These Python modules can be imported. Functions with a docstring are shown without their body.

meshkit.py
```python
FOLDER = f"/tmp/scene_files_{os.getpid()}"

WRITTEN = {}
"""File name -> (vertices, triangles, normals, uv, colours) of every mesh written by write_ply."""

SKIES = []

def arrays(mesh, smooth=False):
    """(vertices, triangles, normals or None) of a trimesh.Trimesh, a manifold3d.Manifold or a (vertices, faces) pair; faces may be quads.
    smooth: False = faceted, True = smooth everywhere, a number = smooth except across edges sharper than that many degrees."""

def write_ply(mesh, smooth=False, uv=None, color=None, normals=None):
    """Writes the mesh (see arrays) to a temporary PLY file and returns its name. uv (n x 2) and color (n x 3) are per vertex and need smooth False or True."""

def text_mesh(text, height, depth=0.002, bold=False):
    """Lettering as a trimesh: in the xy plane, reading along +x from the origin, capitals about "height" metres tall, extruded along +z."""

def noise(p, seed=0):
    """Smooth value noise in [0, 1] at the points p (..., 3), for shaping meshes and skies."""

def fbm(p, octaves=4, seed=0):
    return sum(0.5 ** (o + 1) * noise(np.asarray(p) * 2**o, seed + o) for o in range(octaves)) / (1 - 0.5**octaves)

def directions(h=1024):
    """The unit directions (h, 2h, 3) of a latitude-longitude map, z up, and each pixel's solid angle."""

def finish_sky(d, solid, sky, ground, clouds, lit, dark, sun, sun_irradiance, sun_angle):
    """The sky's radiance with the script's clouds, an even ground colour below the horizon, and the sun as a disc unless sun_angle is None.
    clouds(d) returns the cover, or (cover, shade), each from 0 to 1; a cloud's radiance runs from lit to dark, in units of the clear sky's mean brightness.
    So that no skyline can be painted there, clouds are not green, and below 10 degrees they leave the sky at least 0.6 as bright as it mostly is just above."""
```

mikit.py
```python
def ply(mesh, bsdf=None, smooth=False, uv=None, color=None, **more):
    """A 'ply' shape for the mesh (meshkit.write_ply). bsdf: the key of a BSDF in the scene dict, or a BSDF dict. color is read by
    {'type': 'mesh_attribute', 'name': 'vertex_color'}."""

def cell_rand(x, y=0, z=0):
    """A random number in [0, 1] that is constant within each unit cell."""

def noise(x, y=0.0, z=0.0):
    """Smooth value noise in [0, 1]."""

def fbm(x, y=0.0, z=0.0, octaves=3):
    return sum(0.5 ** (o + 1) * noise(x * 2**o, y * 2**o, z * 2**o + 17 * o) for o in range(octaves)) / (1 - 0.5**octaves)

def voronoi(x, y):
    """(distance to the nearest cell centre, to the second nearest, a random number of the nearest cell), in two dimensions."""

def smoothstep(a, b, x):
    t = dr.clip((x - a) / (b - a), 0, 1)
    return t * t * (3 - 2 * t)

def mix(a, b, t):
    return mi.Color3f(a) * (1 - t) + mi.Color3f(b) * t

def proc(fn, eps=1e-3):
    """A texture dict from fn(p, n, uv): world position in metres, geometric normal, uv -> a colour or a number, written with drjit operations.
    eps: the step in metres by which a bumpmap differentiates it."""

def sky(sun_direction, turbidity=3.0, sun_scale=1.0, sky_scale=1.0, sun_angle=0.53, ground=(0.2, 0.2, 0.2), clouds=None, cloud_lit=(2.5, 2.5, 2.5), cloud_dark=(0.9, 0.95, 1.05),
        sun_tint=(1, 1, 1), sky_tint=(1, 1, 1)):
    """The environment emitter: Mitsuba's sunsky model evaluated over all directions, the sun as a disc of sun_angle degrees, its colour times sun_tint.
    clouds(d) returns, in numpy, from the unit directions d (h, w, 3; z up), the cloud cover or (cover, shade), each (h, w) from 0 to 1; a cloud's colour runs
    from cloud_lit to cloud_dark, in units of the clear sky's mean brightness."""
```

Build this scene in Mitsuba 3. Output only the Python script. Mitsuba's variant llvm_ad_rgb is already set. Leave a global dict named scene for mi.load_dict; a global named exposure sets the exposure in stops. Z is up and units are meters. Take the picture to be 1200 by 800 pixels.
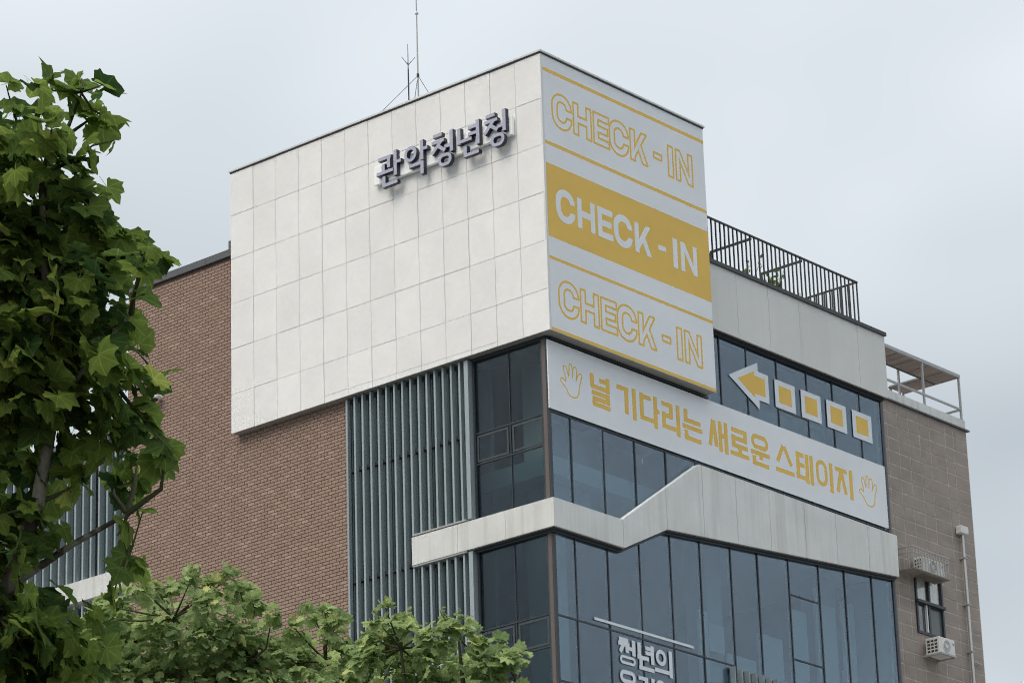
import math, random
import numpy as np, trimesh, mitsuba as mi, drjit as dr, mikit, meshkit
from shapely.geometry import Polygon, Point, LineString, MultiPolygon, box as sbox
from shapely.ops import unary_union
from shapely import affinity

T = mi.ScalarTransform4f
scene, labels = {}, {}
rnd = random.Random(7)

# ------------------------------------------------------------------ camera, daylight, exposure
scene['camera'] = {'type': 'perspective', 'fov': 16.6693, 'fov_axis': 'x', 'near_clip': 0.5, 'far_clip': 2000.0,
                   'to_world': T().look_at(origin=[37.5705, -45.5295, 1.6], target=[1.2485, -2.5413, 22.402], up=[0.24834, -0.243818, 0.937486])}

def cloud_layer(d):
    p = d / np.maximum(d[..., 2:3] + 0.35, 0.2)
    n = meshkit.fbm(p * np.array([2.6, 3.2, 1.0]) + 3.1, 4, 5)
    m = meshkit.fbm(p * 6.0 + 9.7, 3, 11)
    overhead = np.clip(d[..., 2], 0, 1) ** 2.4      # an overcast sky is about twice as bright overhead as low down
    return np.ones(d.shape[:2]), np.clip(0.86 - 0.72 * overhead + (n - 0.5) * 0.30 + (m - 0.5) * 0.16, 0, 1)

scene['sky'] = mikit.sky([-0.10, -0.60, 0.80], turbidity=3, sun_scale=0.20, sun_angle=40, sun_tint=(0.93, 0.99, 1.09), clouds=cloud_layer,
                         cloud_lit=(3.35, 3.48, 3.56), cloud_dark=(0.57, 0.665, 0.75), ground=(0.03, 0.03, 0.03))
exposure = 2.90

# ------------------------------------------------------------------ materials
def principled(color, rough=0.6, spec=0.5, **k):
    c = color if isinstance(color, dict) else {'type': 'rgb', 'value': list(color)}
    return {'type': 'twosided', 'bsdf': {'type': 'principled', 'base_color': c, 'roughness': rough, 'specular': spec, **k}}

def C3(r, g, b): return mi.Color3f(r, g, b)

BRICK_L, BRICK_H, BX0, BZ0 = 0.1785, 0.0672, -11.25, 15.0
def brick_tone(p, n, uv):
    row = dr.floor((p.z - BZ0) / BRICK_H)
    off = 0.5 * (row - 2 * dr.floor(row * 0.5))
    col = dr.floor((p.x - BX0) / BRICK_L + off)
    k = mikit.cell_rand(col, row, 3)
    k2 = mikit.cell_rand(col, row, 8)
    c = mikit.mix((0.288, 0.203, 0.163), (0.332, 0.240, 0.195), k)
    c = mikit.mix(c, (0.37, 0.275, 0.225), mikit.smoothstep(0.90, 0.97, k2))
    g = mikit.fbm(p.x * 55, p.y * 55, p.z * 55, 2)
    return c * (0.86 + 0.26 * g)
def mortar_tone(p, n, uv):
    return C3(0.168, 0.120, 0.098) * (0.75 + 0.5 * mikit.fbm(p.x * 30, p.y * 30, p.z * 30, 2))
def panel_tone(p, n, uv):
    k = mikit.cell_rand(dr.floor((p.x + 8.11) / 0.6238), dr.floor((p.z - 24.431) / 0.94 + 3), 4)
    m = mikit.fbm(p.x * 2.3, p.y * 2.3, p.z * 1.4, 3)
    f = mikit.fbm(p.x * 15, p.y * 15, p.z * 15, 2)
    return C3(0.85, 0.852, 0.845) * (0.865 + 0.045 * k + 0.09 * m + 0.05 * f)
def concrete_tone(p, n, uv):
    a = p.x + p.y
    m = mikit.fbm(a * 1.7, p.z * 1.7, 2.0, 3)
    s1 = mikit.smoothstep(0.56, 0.80, mikit.noise(a * 9, p.z * 0.55, 4.0)) * mikit.smoothstep(0.30, 0.62, mikit.noise(a * 1.3, 7.0, 1.0))
    s2 = mikit.smoothstep(0.60, 0.82, mikit.noise(a * 26, p.z * 0.8, 9.0))
    f = mikit.fbm(p.x * 38, p.y * 38, p.z * 38, 3)
    c = C3(0.66, 0.67, 0.66) * (0.84 + 0.16 * m + 0.10 * f)
    c = mikit.mix(c, C3(0.40, 0.40, 0.36), s1 * 0.26)
    return mikit.mix(c, C3(0.46, 0.45, 0.41), s2 * 0.15)
def parapet_tone(p, n, uv):
    m = mikit.fbm(p.y * 1.2, p.z * 1.2, p.x, 3)
    f = mikit.fbm(p.x * 45, p.y * 45, p.z * 45, 2)
    k = mikit.cell_rand(dr.floor((p.y - 4.87) / 1.012), 0, 6)
    s = mikit.smoothstep(0.62, 0.85, mikit.noise(p.y * 17, p.z * 0.7, 3.0))
    return C3(0.62, 0.625, 0.61) * (0.86 + 0.07 * k + 0.10 * m + 0.08 * f - 0.02 * s)
def tile_tone(p, n, uv):
    k = mikit.cell_rand(dr.floor((p.y - 10.92) / 0.4), dr.floor((p.z - 10.0) / 0.283), 2)
    m = mikit.fbm(p.y * 3.1, p.z * 3.1, 1.0, 3)
    f = mikit.fbm(p.x * 60, p.y * 60, p.z * 60, 3)
    return C3(0.285, 0.242, 0.212) * (0.74 + 0.14 * k + 0.22 * m + 0.22 * f)
def sealant_tone(p, n, uv):
    return C3(0.46, 0.415, 0.38) * (0.66 + 0.6 * mikit.fbm(p.y * 9, p.z * 9, 3.0, 3))
def vinyl_tone(p, n, uv):
    f = mikit.fbm(p.x * 30, p.y * 30, p.z * 30, 2)
    m = mikit.fbm(p.x * 1.1, p.y * 1.1, p.z * 1.6, 3)
    return C3(0.725, 0.755, 0.785) * (0.93 + 0.02 * f + 0.10 * m)
def gold_tone(p, n, uv):
    f = mikit.fbm(p.x * 2, p.y * 2, p.z * 2, 3)
    return C3(0.72, 0.480, 0.105) * (0.93 + 0.10 * f)
def leaf_colour(uv, c0, c1, c2):
    k = dr.floor(uv.x)
    u, v = uv.x - k - 0.5, uv.y
    r1 = mikit.cell_rand(k, 3, 1)
    r2 = mikit.cell_rand(k, 5, 2)
    c = mikit.mix(c0, c1, r1)
    c = mikit.mix(c, c2, mikit.smoothstep(0.90, 0.97, r2))
    vein = mi.Float(0)
    for ang in (0.0, 0.72, -0.72, 1.45, -1.45):
        s, q = math.sin(ang), math.cos(ang)
        along, off = u * s + v * q, dr.abs(u * q - v * s)
        vein = dr.maximum(vein, (1 - mikit.smoothstep(0.006, 0.016, off)) * mikit.smoothstep(0.0, 0.03, along))
    c = mikit.mix(c, c * 1.7 + C3(0.02, 0.025, 0.01), vein * 0.6)
    return c * (0.85 + 0.3 * mikit.fbm(uv.x * 9, uv.y * 9, 2.0, 2))
def leaf_tone(p, n, uv): return leaf_colour(uv, (0.040, 0.084, 0.028), (0.205, 0.285, 0.062), (0.36, 0.41, 0.10))
def light_leaf_tone(p, n, uv): return leaf_colour(uv, (0.185, 0.265, 0.115), (0.370, 0.460, 0.195), (0.52, 0.54, 0.22))
def bark_tone(p, n, uv):
    a = mikit.smoothstep(0.48, 0.56, mikit.fbm(p.x * 7, p.y * 7, p.z * 3.2, 3))
    return mikit.mix((0.085, 0.070, 0.058), (0.25, 0.235, 0.19), a) * (0.7 + 0.5 * mikit.fbm(p.x * 40, p.y * 40, p.z * 30, 2))
def ground_tone(p, n, uv):
    return C3(0.075, 0.075, 0.073) * (0.7 + 0.6 * mikit.fbm(p.x * 2, p.y * 2, 0.0, 4))
def paving_tone(p, n, uv):
    k = mikit.cell_rand(dr.floor(p.x / 0.4), dr.floor(p.y / 0.4), 1)
    return C3(0.28, 0.27, 0.255) * (0.8 + 0.3 * k)
def fin_tone(p, n, uv):
    return C3(0.32, 0.37, 0.39) * (0.9 + 0.2 * mikit.noise(p.x * 5.3, p.y * 20, p.z * 0.6))
def pergola_tone(p, n, uv):
    w = mikit.noise(p.y * 60, p.x * 2.0, 1.0)
    b = mikit.cell_rand(dr.floor(p.y / 0.12), 1, 4)
    return C3(0.36, 0.285, 0.25) * (0.65 + 0.35 * w + 0.3 * b)

def grain(fn, rough=0.75, spec=0.35, **k): return principled(mikit.proc(fn), rough, spec, **k)

MAT = {
    'brick': grain(brick_tone, 0.85, 0.2), 'mortar': grain(mortar_tone, 0.95, 0.1), 'white_panel': {'type': 'twosided', 'bsdf': {'type': 'diffuse', 'reflectance': mikit.proc(panel_tone)}},
    'concrete': grain(concrete_tone, 0.8, 0.25), 'parapet_panel': grain(parapet_tone, 0.75, 0.3), 'stone_tile': grain(tile_tone, 0.7, 0.35),
    'sealant': grain(sealant_tone, 0.9, 0.2), 'vinyl': grain(vinyl_tone, 0.6, 0.35), 'gold_print': grain(gold_tone, 0.6, 0.35),
    'bark': grain(bark_tone, 0.85, 0.2), 'asphalt': grain(ground_tone, 0.9, 0.2), 'paving': grain(paving_tone, 0.85, 0.2),
    'fin_metal': grain(fin_tone, 0.38, 0.5, metallic=0.25), 'pergola_board': grain(pergola_tone, 0.7, 0.3),
    'joint': principled((0.30, 0.29, 0.275), 0.9, 0.1),
    'dark_metal': principled((0.030, 0.033, 0.036), 0.45, 0.5),
    'frame_metal': principled((0.030, 0.036, 0.044), 0.4, 0.5),
    'post_metal': principled((0.115, 0.092, 0.082), 0.45, 0.5),
    'coping_metal': principled((0.085, 0.088, 0.093), 0.42, 0.5),
    'pale_metal': principled((0.62, 0.63, 0.63), 0.4, 0.5),
    'soffit': principled((0.27, 0.275, 0.26), 0.55, 0.4),
    'steel_pipe': principled((0.55, 0.54, 0.52), 0.3, 0.5, metallic=0.7),
    'galvanised': principled((0.36, 0.37, 0.375), 0.5, 0.5, metallic=0.2),
    'plain_wall': principled((0.42, 0.42, 0.41), 0.8, 0.2),
    'room_wall': principled((0.42, 0.45, 0.45), 0.8, 0.2),
    'room_ceiling': principled((0.55, 0.57, 0.56), 0.8, 0.2),
    'room_floor': principled((0.20, 0.20, 0.19), 0.6, 0.3),
    'blind': principled((0.70, 0.72, 0.70), 0.9, 0.1),
    'letter_face': principled((0.38, 0.39, 0.50), 0.45, 0.5),
    'letter_side': principled((0.022, 0.025, 0.040), 0.4, 0.5),
    'sign_board': principled((0.90, 0.91, 0.91), 0.4, 0.5),
    'sticker': principled((0.66, 0.70, 0.74), 0.5, 0.4),
    'plastic': principled((0.66, 0.65, 0.62), 0.5, 0.4),
    'dark_plastic': principled((0.05, 0.05, 0.052), 0.3, 0.5),
    'curtain': principled((0.62, 0.63, 0.60), 0.9, 0.1),
    'dull_pane': principled((0.10, 0.115, 0.115), 0.08, 0.6),
    'glass': {'type': 'thindielectric', 'int_ior': 1.95, 'ext_ior': 1.0,
              'specular_reflectance': {'type': 'rgb', 'value': [0.70, 0.85, 1.0]},
              'specular_transmittance': {'type': 'rgb', 'value': [0.36, 0.50, 0.55]}},
    'dark_glass': {'type': 'thindielectric', 'int_ior': 1.45, 'ext_ior': 1.0,
                   'specular_reflectance': {'type': 'rgb', 'value': [0.60, 0.68, 0.74]},
                   'specular_transmittance': {'type': 'rgb', 'value': [0.36, 0.47, 0.49]}},
    'louvre_glass': principled((0.040, 0.072, 0.075), 0.06, 0.5),
    'clear_glass': {'type': 'thindielectric', 'int_ior': 1.5, 'ext_ior': 1.0},
    'sash_metal': principled((0.040, 0.050, 0.058), 0.45, 0.5),
    'grey_plastic': principled((0.30, 0.30, 0.30), 0.5, 0.4),
    'leaf': {'type': 'principledthin', 'base_color': mikit.proc(leaf_tone), 'roughness': 0.42, 'diff_trans': 1.15, 'eta': 1.35},
    'light_leaf': {'type': 'principledthin', 'base_color': mikit.proc(light_leaf_tone), 'roughness': 0.45, 'diff_trans': 0.8, 'eta': 1.35},
    'cage_metal': principled((0.36, 0.345, 0.33), 0.5, 0.5),
    'rusty_metal': principled((0.24, 0.215, 0.19), 0.7, 0.3),
    'twig_bark': principled((0.075, 0.078, 0.042), 0.85, 0.2),
    'shoot': {'type': 'principledthin', 'base_color': {'type': 'rgb', 'value': [0.30, 0.33, 0.11]}, 'roughness': 0.5, 'diff_trans': 0.9, 'eta': 1.3},
}
scene.update(MAT)

# ------------------------------------------------------------------ helpers
count = {}
def numbered(key):
    n = count.get(key, 0)
    count[key] = n + 1
    return key if n == 0 else f'{key}_{n:03d}'
def tag(key, label=None, category=None, group=None, kind=None):
    d = {k: v for k, v in (('label', label), ('category', category), ('group', group), ('kind', kind)) if v}
    labels.setdefault(key, {}).update(d)
    return key
def ref(m): return {'type': 'ref', 'id': m}
def put(key, mesh, m, smooth=False, **k):
    key = numbered(key)
    scene[key] = mikit.ply(mesh, m, smooth, **k)
    return key
def reuse(key, shape, to_world):
    key = numbered(key)
    scene[key] = {**shape, 'to_world': to_world}
    return key
def block(key, x0, x1, y0, y1, z0, z1, m, tilt=None):
    key = numbered(key)
    t = T().translate([(x0 + x1) / 2, (y0 + y1) / 2, (z0 + z1) / 2])
    if tilt: t = t @ T().rotate(tilt[0], tilt[1])
    scene[key] = {'type': 'cube', 'to_world': t @ T().scale([(x1 - x0) / 2, (y1 - y0) / 2, (z1 - z0) / 2]), 'bsdf': ref(m)}
    return key
def boxmesh(x0, x1, y0, y1, z0, z1):
    m = trimesh.creation.box(extents=[x1 - x0, y1 - y0, z1 - z0])
    m.apply_translation([(x0 + x1) / 2, (y0 + y1) / 2, (z0 + z1) / 2])
    return m
def join(ms): return trimesh.util.concatenate(ms)
def bevelbox(x0, x1, y0, y1, z0, z1, b):
    pts = []
    for sx in (0, 1):
        for sy in (0, 1):
            for sz in (0, 1):
                x, y, z = (x0, x1)[sx], (y0, y1)[sy], (z0, z1)[sz]
                dx, dy, dz = b * (1 - 2 * sx), b * (1 - 2 * sy), b * (1 - 2 * sz)
                pts += [(x + dx, y + dy, z), (x + dx, y, z + dz), (x, y + dy, z + dz)]
    return trimesh.convex.convex_hull(np.array(pts))
def tube(pts, radii, sides=8):
    pts = np.asarray(pts, float)
    radii = np.broadcast_to(radii, (len(pts),))
    t = np.gradient(pts, axis=0)
    t /= np.linalg.norm(t, axis=1, keepdims=True)
    a = np.cross(t, [0, 0, 1.0])
    bad = np.linalg.norm(a, axis=1) < 0.15
    a[bad] = np.cross(t[bad], [1.0, 0, 0])
    a /= np.linalg.norm(a, axis=1, keepdims=True)
    b = np.cross(t, a)
    ang = np.arange(sides) * 2 * np.pi / sides
    v = pts[:, None] + radii[:, None, None] * (np.cos(ang)[None, :, None] * a[:, None] + np.sin(ang)[None, :, None] * b[:, None])
    f = []
    for i in range(len(pts) - 1):
        for j in range(sides):
            p, q = i * sides + j, i * sides + (j + 1) % sides
            f += [[p, q, q + sides], [p, q + sides, p + sides]]
    n = len(pts) * sides
    v = np.vstack([v.reshape(-1, 3), pts[:1], pts[-1:]])
    for j in range(sides):
        f.append([n, (j + 1) % sides, j])
        f.append([n + 1, n - sides + j, n - sides + (j + 1) % sides])
    m = trimesh.Trimesh(v, f, process=False)
    m.fix_normals()
    return m
def polys(g):
    if g.is_empty: return []
    return [p for p in (g.geoms if hasattr(g, 'geoms') else [g]) if isinstance(p, Polygon) and p.area > 1e-6]
def extrude(g, depth):
    return join([trimesh.creation.extrude_polygon(p, depth, engine='earcut') for p in polys(g)])
def right_face(g, x, depth):          # shape drawn in (y, z), standing out towards +x
    m = extrude(g, depth); v = m.vertices.copy()
    return trimesh.Trimesh(np.stack([x + v[:, 2], v[:, 0], v[:, 1]], 1), m.faces, process=False)
def left_face(g, y, depth):           # shape drawn in (x, z), standing out towards -y
    m = extrude(g, depth); v = m.vertices.copy()
    return trimesh.Trimesh(np.stack([v[:, 0], y - v[:, 2], v[:, 1]], 1), m.faces, process=False)

# ------------------------------------------------------------------ ground
put('ground', boxmesh(-900, 900, -900, 900, -0.5, 0.0), 'asphalt'); tag('ground', kind='structure')
put('pavement', join([boxmesh(-60, 14.0, -12.0, 40, 0.0, 0.13), boxmesh(2.0, 14.0, 40, 80, 0.0, 0.13)]), 'paving'); tag('pavement', kind='structure')

# ------------------------------------------------------------------ office building
OB = 'office_building'
tag(OB, 'corner office block of brown brick, blue glass and a white panelled box at the top', 'building')
LY, RX = 0.20, -0.25                      # faces of the main body: left y = LY, right x = RX

# --- brick wall
BW = OB + '__brick_wall'
block(BW, -11.25, -5.17, LY, LY + 0.35, 0.0, 27.43, 'mortar')
bricks = []
for r in range(int((27.43 - BZ0) / BRICK_H)):
    z0 = BZ0 + r * BRICK_H
    off = 0.5 * (r % 2)
    for c in range(0, 36):
        xa, xb = BX0 + (c - off) * BRICK_L, BX0 + (c - off + 1) * BRICK_L
        xa, xb = max(xa, -11.25), min(xb, -5.17)
        if xb - xa < 0.03: continue
        if xa > -8.2 and z0 > 23.75: continue
        g = 0.0075
        bricks.append((xa + g, xb - g, z0 + 0.0072, z0 + BRICK_H - 0.0072, rnd.uniform(0.009, 0.014)))
def pick_bricks(b):   # the clear stretch of wall between the crown and the white box
    xm, zm = (b[0] + b[1]) / 2, (b[2] + b[3]) / 2
    return (xm + 6.2) ** 2 * 1.2 + (zm - 21.9) ** 2
bricks.sort(key=pick_bricks)
for b in bricks[:300]:
    block(BW + '__brick', b[0], b[1], LY - b[4], LY + 0.01, b[2], b[3], 'brick')
put(BW + '__brick_field', join([boxmesh(b[0], b[1], LY - b[4], LY + 0.01, b[2], b[3]) for b in bricks[300:]]), 'brick'); tag(BW + '__brick_field', kind='stuff')
xs = [-11.30, -9.75, -8.95, -8.13]
for a, b in zip(xs[:-1], xs[1:]):
    block(OB + '__roof_edge', a, b - 0.006, LY - 0.07, LY + 0.5, 27.435, 27.58, 'coping_metal')
# --- solid core and roofs
block(OB + '__core', -11.2, -8.3, LY + 0.36, 10.7, 0.0, 27.3, 'plain_wall')
block(OB + '__roof_deck', -8.3, -0.30, LY + 0.12, 10.85, 25.246, 25.6, 'plain_wall')
block(OB + '__base_wall', -5.16, -0.30, LY + 0.05, 10.75, 0.0, 13.0, 'plain_wall')
# --- white panelled box
WB = OB + '__panel_box'
block(WB, -8.09, -0.012, 0.014, 4.90, 23.655, 29.09, 'joint')
zj = [23.632, 24.431, 25.370, 26.319, 27.265, 28.193, 29.103]
for i in range(13):
    xa, xb = -8.11 + i * 0.6238, -8.11 + (i + 1) * 0.6238
    for j in range(6):
        ga = 0.005
        za, zb = zj[j] + (ga if j else 0), zj[j + 1] - ga
        dy = rnd.uniform(-0.003, 0.003)
        if j == 0 and 4 <= i <= 10:
            zs = 23.632 + 0.17 - 0.008 * i
            block(WB + '__panel', xa + ga, xb - ga, dy, 0.02, za, zs - 0.004, 'white_panel')
            za = zs + 0.004
        x0 = xa + ga if i else xa
        x1 = xb - ga if i < 12 else -0.002
        scene_key = block(WB + '__panel', x0, x1, dy, 0.02, za, zb, 'white_panel')
for i in range(8):
    x0 = -8.09 + i * 1.01
    block(WB + '__soffit_panel', x0, min(x0 + 1.004, -0.02), 0.022, 0.8, 23.634, 23.66, 'soffit')
for i in range(5):
    y0 = 0.805 + i * 0.82
    block(WB + '__soffit_panel', -1.0, -0.012, y0, min(y0 + 0.814, 4.9), 23.634, 23.662, 'soffit')
block(WB + '__corner_trim', -0.03, 0.006, 0.001, 0.055, 23.632, 29.099, 'pale_metal')
put(WB + '__drip_band', join([boxmesh(-8.12, 0.012, -0.012, 0.3, 29.100, 29.128), boxmesh(-0.3, 0.013, 0.3, 4.93, 29.100, 29.127)]), 'dark_metal')
put(WB + '__coping', join([boxmesh(-8.14, 0.035, -0.035, 0.32, 29.130, 29.165), boxmesh(-0.32, 0.034, 0.32, 4.95, 29.130, 29.164)]), 'pale_metal')
block(WB + '__roof_deck', -8.05, -0.32, 0.32, 4.88, 28.7, 28.8, 'plain_wall')

# --- louvre screen on the left face
LS = OB + '__louvre_screen'
fins = [-5.135 + k * 0.2035 for k in range(15)]
for k, x in enumerate(fins):
    spans = [(13.0, 23.62)] if x < -3.55 else [(20.56, 23.62), (13.0, 19.93)]
    if k == 0: spans = [(13.0, 23.6)]
    for za, zb in spans:
        block(LS + '__fin', x - 0.022, x + 0.022, 0.100, 0.185, za, zb, 'fin_metal')
for za, zb in ((20.56, 23.60), (13.0, 19.94)):
    block(LS + '__post', -2.155, -2.06, 0.085, 0.26, za, zb, 'fin_metal')
for z in (22.2, 20.03, 17.6, 15.2):
    block(LS + '__tie_bar', -5.16, (-2.18 if z != 20.03 else -3.56), 0.187, 0.215, z - 0.03, z + 0.03, 'frame_metal')
for za, zb in ((20.53, 20.56),):
    block(LS + '__sill_trim', -3.5, -2.18, 0.06, 0.26, za, zb, 'galvanised')
block(LS + '__head_trim', -3.5, -2.18, 0.06, 0.26, 19.935, 19.965, 'galvanised')
gx = [-5.16, -4.15, -3.13, -2.12]
for a, b in zip(gx[:-1], gx[1:]):
    for za, zb in ((13.0, 15.2), (15.24, 17.6), (17.64, 20.0), (20.06, 22.18), (22.24, 23.62)):
        block(LS + '__pane', a + 0.02, b - 0.02, 0.235, 0.239, za, zb, 'louvre_glass')
    block(LS + '__mullion', b - 0.02, b + 0.02, 0.225, 0.34, 13.0, 23.62, 'frame_metal')

# --- corner windows on the left face
CW = OB + '__corner_window'
def window_left(name, x0, x1, z0, z1, opening=False):
    block(CW + '__pane', x0, x1, LY + 0.026, LY + 0.028, z0, z1, 'dark_glass')
    if opening:
        f = 0.04
        g = sbox(x0 + .02, z0 + .02, x1 - .02, z1 - .02).difference(sbox(x0 + f + .02, z0 + f + .02, x1 - f - .02, z1 - f - .02))
        put(CW + '__sash', left_face(g, LY + 0.024, 0.010), 'sash_metal')
xm = [-2.04, -1.19, -0.385]
rows_up = [(20.50, 21.565, 0), (21.60, 22.15, 1), (22.19, 23.56, 0)]
rows_lo = [(18.47, 19.90, 0), (17.88, 18.43, 1), (15.9, 17.84, 0), (13.0, 15.86, 0)]
for z0, z1, op in rows_up + rows_lo:
    for a, b in zip(xm[:-1], xm[1:]):
        window_left('w', a + 0.03, b - 0.025, z0, z1, op)
    block(CW + '__transom', -2.04, -0.385, LY + 0.008, LY + 0.06, z1 + 0.006, z1 + 0.032, 'frame_metal')
for za, zb in ((20.50, 23.60), (13.0, 19.94)):
    block(CW + '__mullion', -1.200, -1.178, LY + 0.014, LY + 0.07, za, zb, 'frame_metal')
    block(CW + '__frame', -2.044, -2.01, LY - 0.004, LY + 0.08, za, zb, 'frame_metal')
    block(CW + '__frame', -0.41, -0.372, LY - 0.004, LY + 0.08, za, zb, 'frame_metal')
    block(CW + '__corner_post', -0.370, -0.285, LY - 0.014, LY + 0.1, za, zb, 'post_metal')
    block(CW + '__corner_edge', -0.283, RX + 0.002, LY - 0.01, LY + 0.05, za, zb, 'frame_metal')
put(CW + '__head_frame', join([boxmesh(-2.04, -0.255, LY - 0.02, LY + 0.08, 23.575, 23.63), boxmesh(-0.30, RX + 0.03, LY + 0.08, 4.95, 23.575, 23.631)]), 'frame_metal')

# --- curtain wall on the right face
CU = OB + '__curtain_wall'
my = [0.20, 0.80, 1.72, 2.645, 3.565, 4.465, 5.415, 6.27, 7.26, 8.255, 9.13, 10.065, 10.82]
def belt_top(y): return 20.50 if y < 2.0 else (20.5 + (y - 2.0) / 2.38 * 1.6 if y < 4.38 else 22.1)
def belt_low(y): return 19.97 if y < 2.03 else (19.97 + (y - 2.03) / 1.3 * 0.63 if y < 3.33 else 20.6 + (y - 3.33) / 7.5 * 0.62)
for k, (a, b) in enumerate(zip(my[:-1], my[1:])):
    cuts = [13.0, 15.4]
    if b < 5.5: cuts += [17.22, 18.41]
    else: cuts += [17.0] if k != 8 else [16.6, 18.90, 20.18]
    cuts += [22.2]
    if k == 8: cuts += [23.94]
    cuts += [24.97]
    for z0, z1 in zip(cuts[:-1], cuts[1:]):
        t = (rnd.uniform(-0.22, 0.22), rnd.uniform(-0.22, 0.22))
        key = numbered(CU + '__pane')
        scene[key] = {'type': 'rectangle', 'bsdf': ref('glass'), 'to_world': T().translate([RX - 0.014, (a + b) / 2, (z0 + z1) / 2]) @ T().rotate([0, 0, 1], t[0]) @ T().rotate([0, 1, 0], t[1]) @ T().rotate([0, 1, 0], 90) @ T().scale([(z1 - z0) / 2 - 0.010, (b - a) / 2 - 0.010, 1])}
        if z0 > 13.0: block(CU + '__transom', RX - 0.05, RX + 0.002, a + 0.012, b - 0.012, z0 - 0.013, z0 + 0.013, 'frame_metal')
for k, y in enumerate(my):
    w = 0.011 if 0 < k < 12 else 0.025
    y0 = y if k else y + 0.03
    block(CU + '__mullion', RX - 0.06, RX + 0.004, y0 - w, y0 + w, 13.0, 24.97, 'frame_metal')
block(CU + '__end_post', RX - 0.12, RX - 0.001, 10.855, 10.90, 13.0, 24.97, 'coping_metal')

# --- white belt that wraps the corner and steps up on the right face
BE = OB + '__belt'
jl = [-3.50, -2.384, -1.238, -0.10]
for a, b in zip(jl[:-1], jl[1:]):
    block(BE + '__panel', a + (0.004 if a > -3.4 else 0), b - 0.004 if b < -0.2 else b - 0.002, 0.05, LY + 0.03, 19.97, 20.50, 'concrete')
prof = Polygon([(0.052, 20.50), (2.0, 20.50), (4.38, 22.10), (10.85, 22.08), (10.83, 21.22), (3.33, 20.60), (2.03, 19.97), (0.052, 19.97)])
put(BE, join([right_face(prof.buffer(-0.02, join_style=2), RX + 0.01, 0.12), boxmesh(-3.48, -0.13, 0.075, LY + 0.02, 19.985, 20.485)]), 'joint')
jr = [0.0, 2.005, 3.32, 4.45, 5.49, 6.55, 7.69, 8.73, 9.82, 10.9]
for a, b in zip(jr[:-1], jr[1:]):
    put(BE + '__panel', right_face(prof.intersection(sbox(a + 0.006, 19, b - 0.006, 23)), RX, 0.15), 'concrete')
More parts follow.
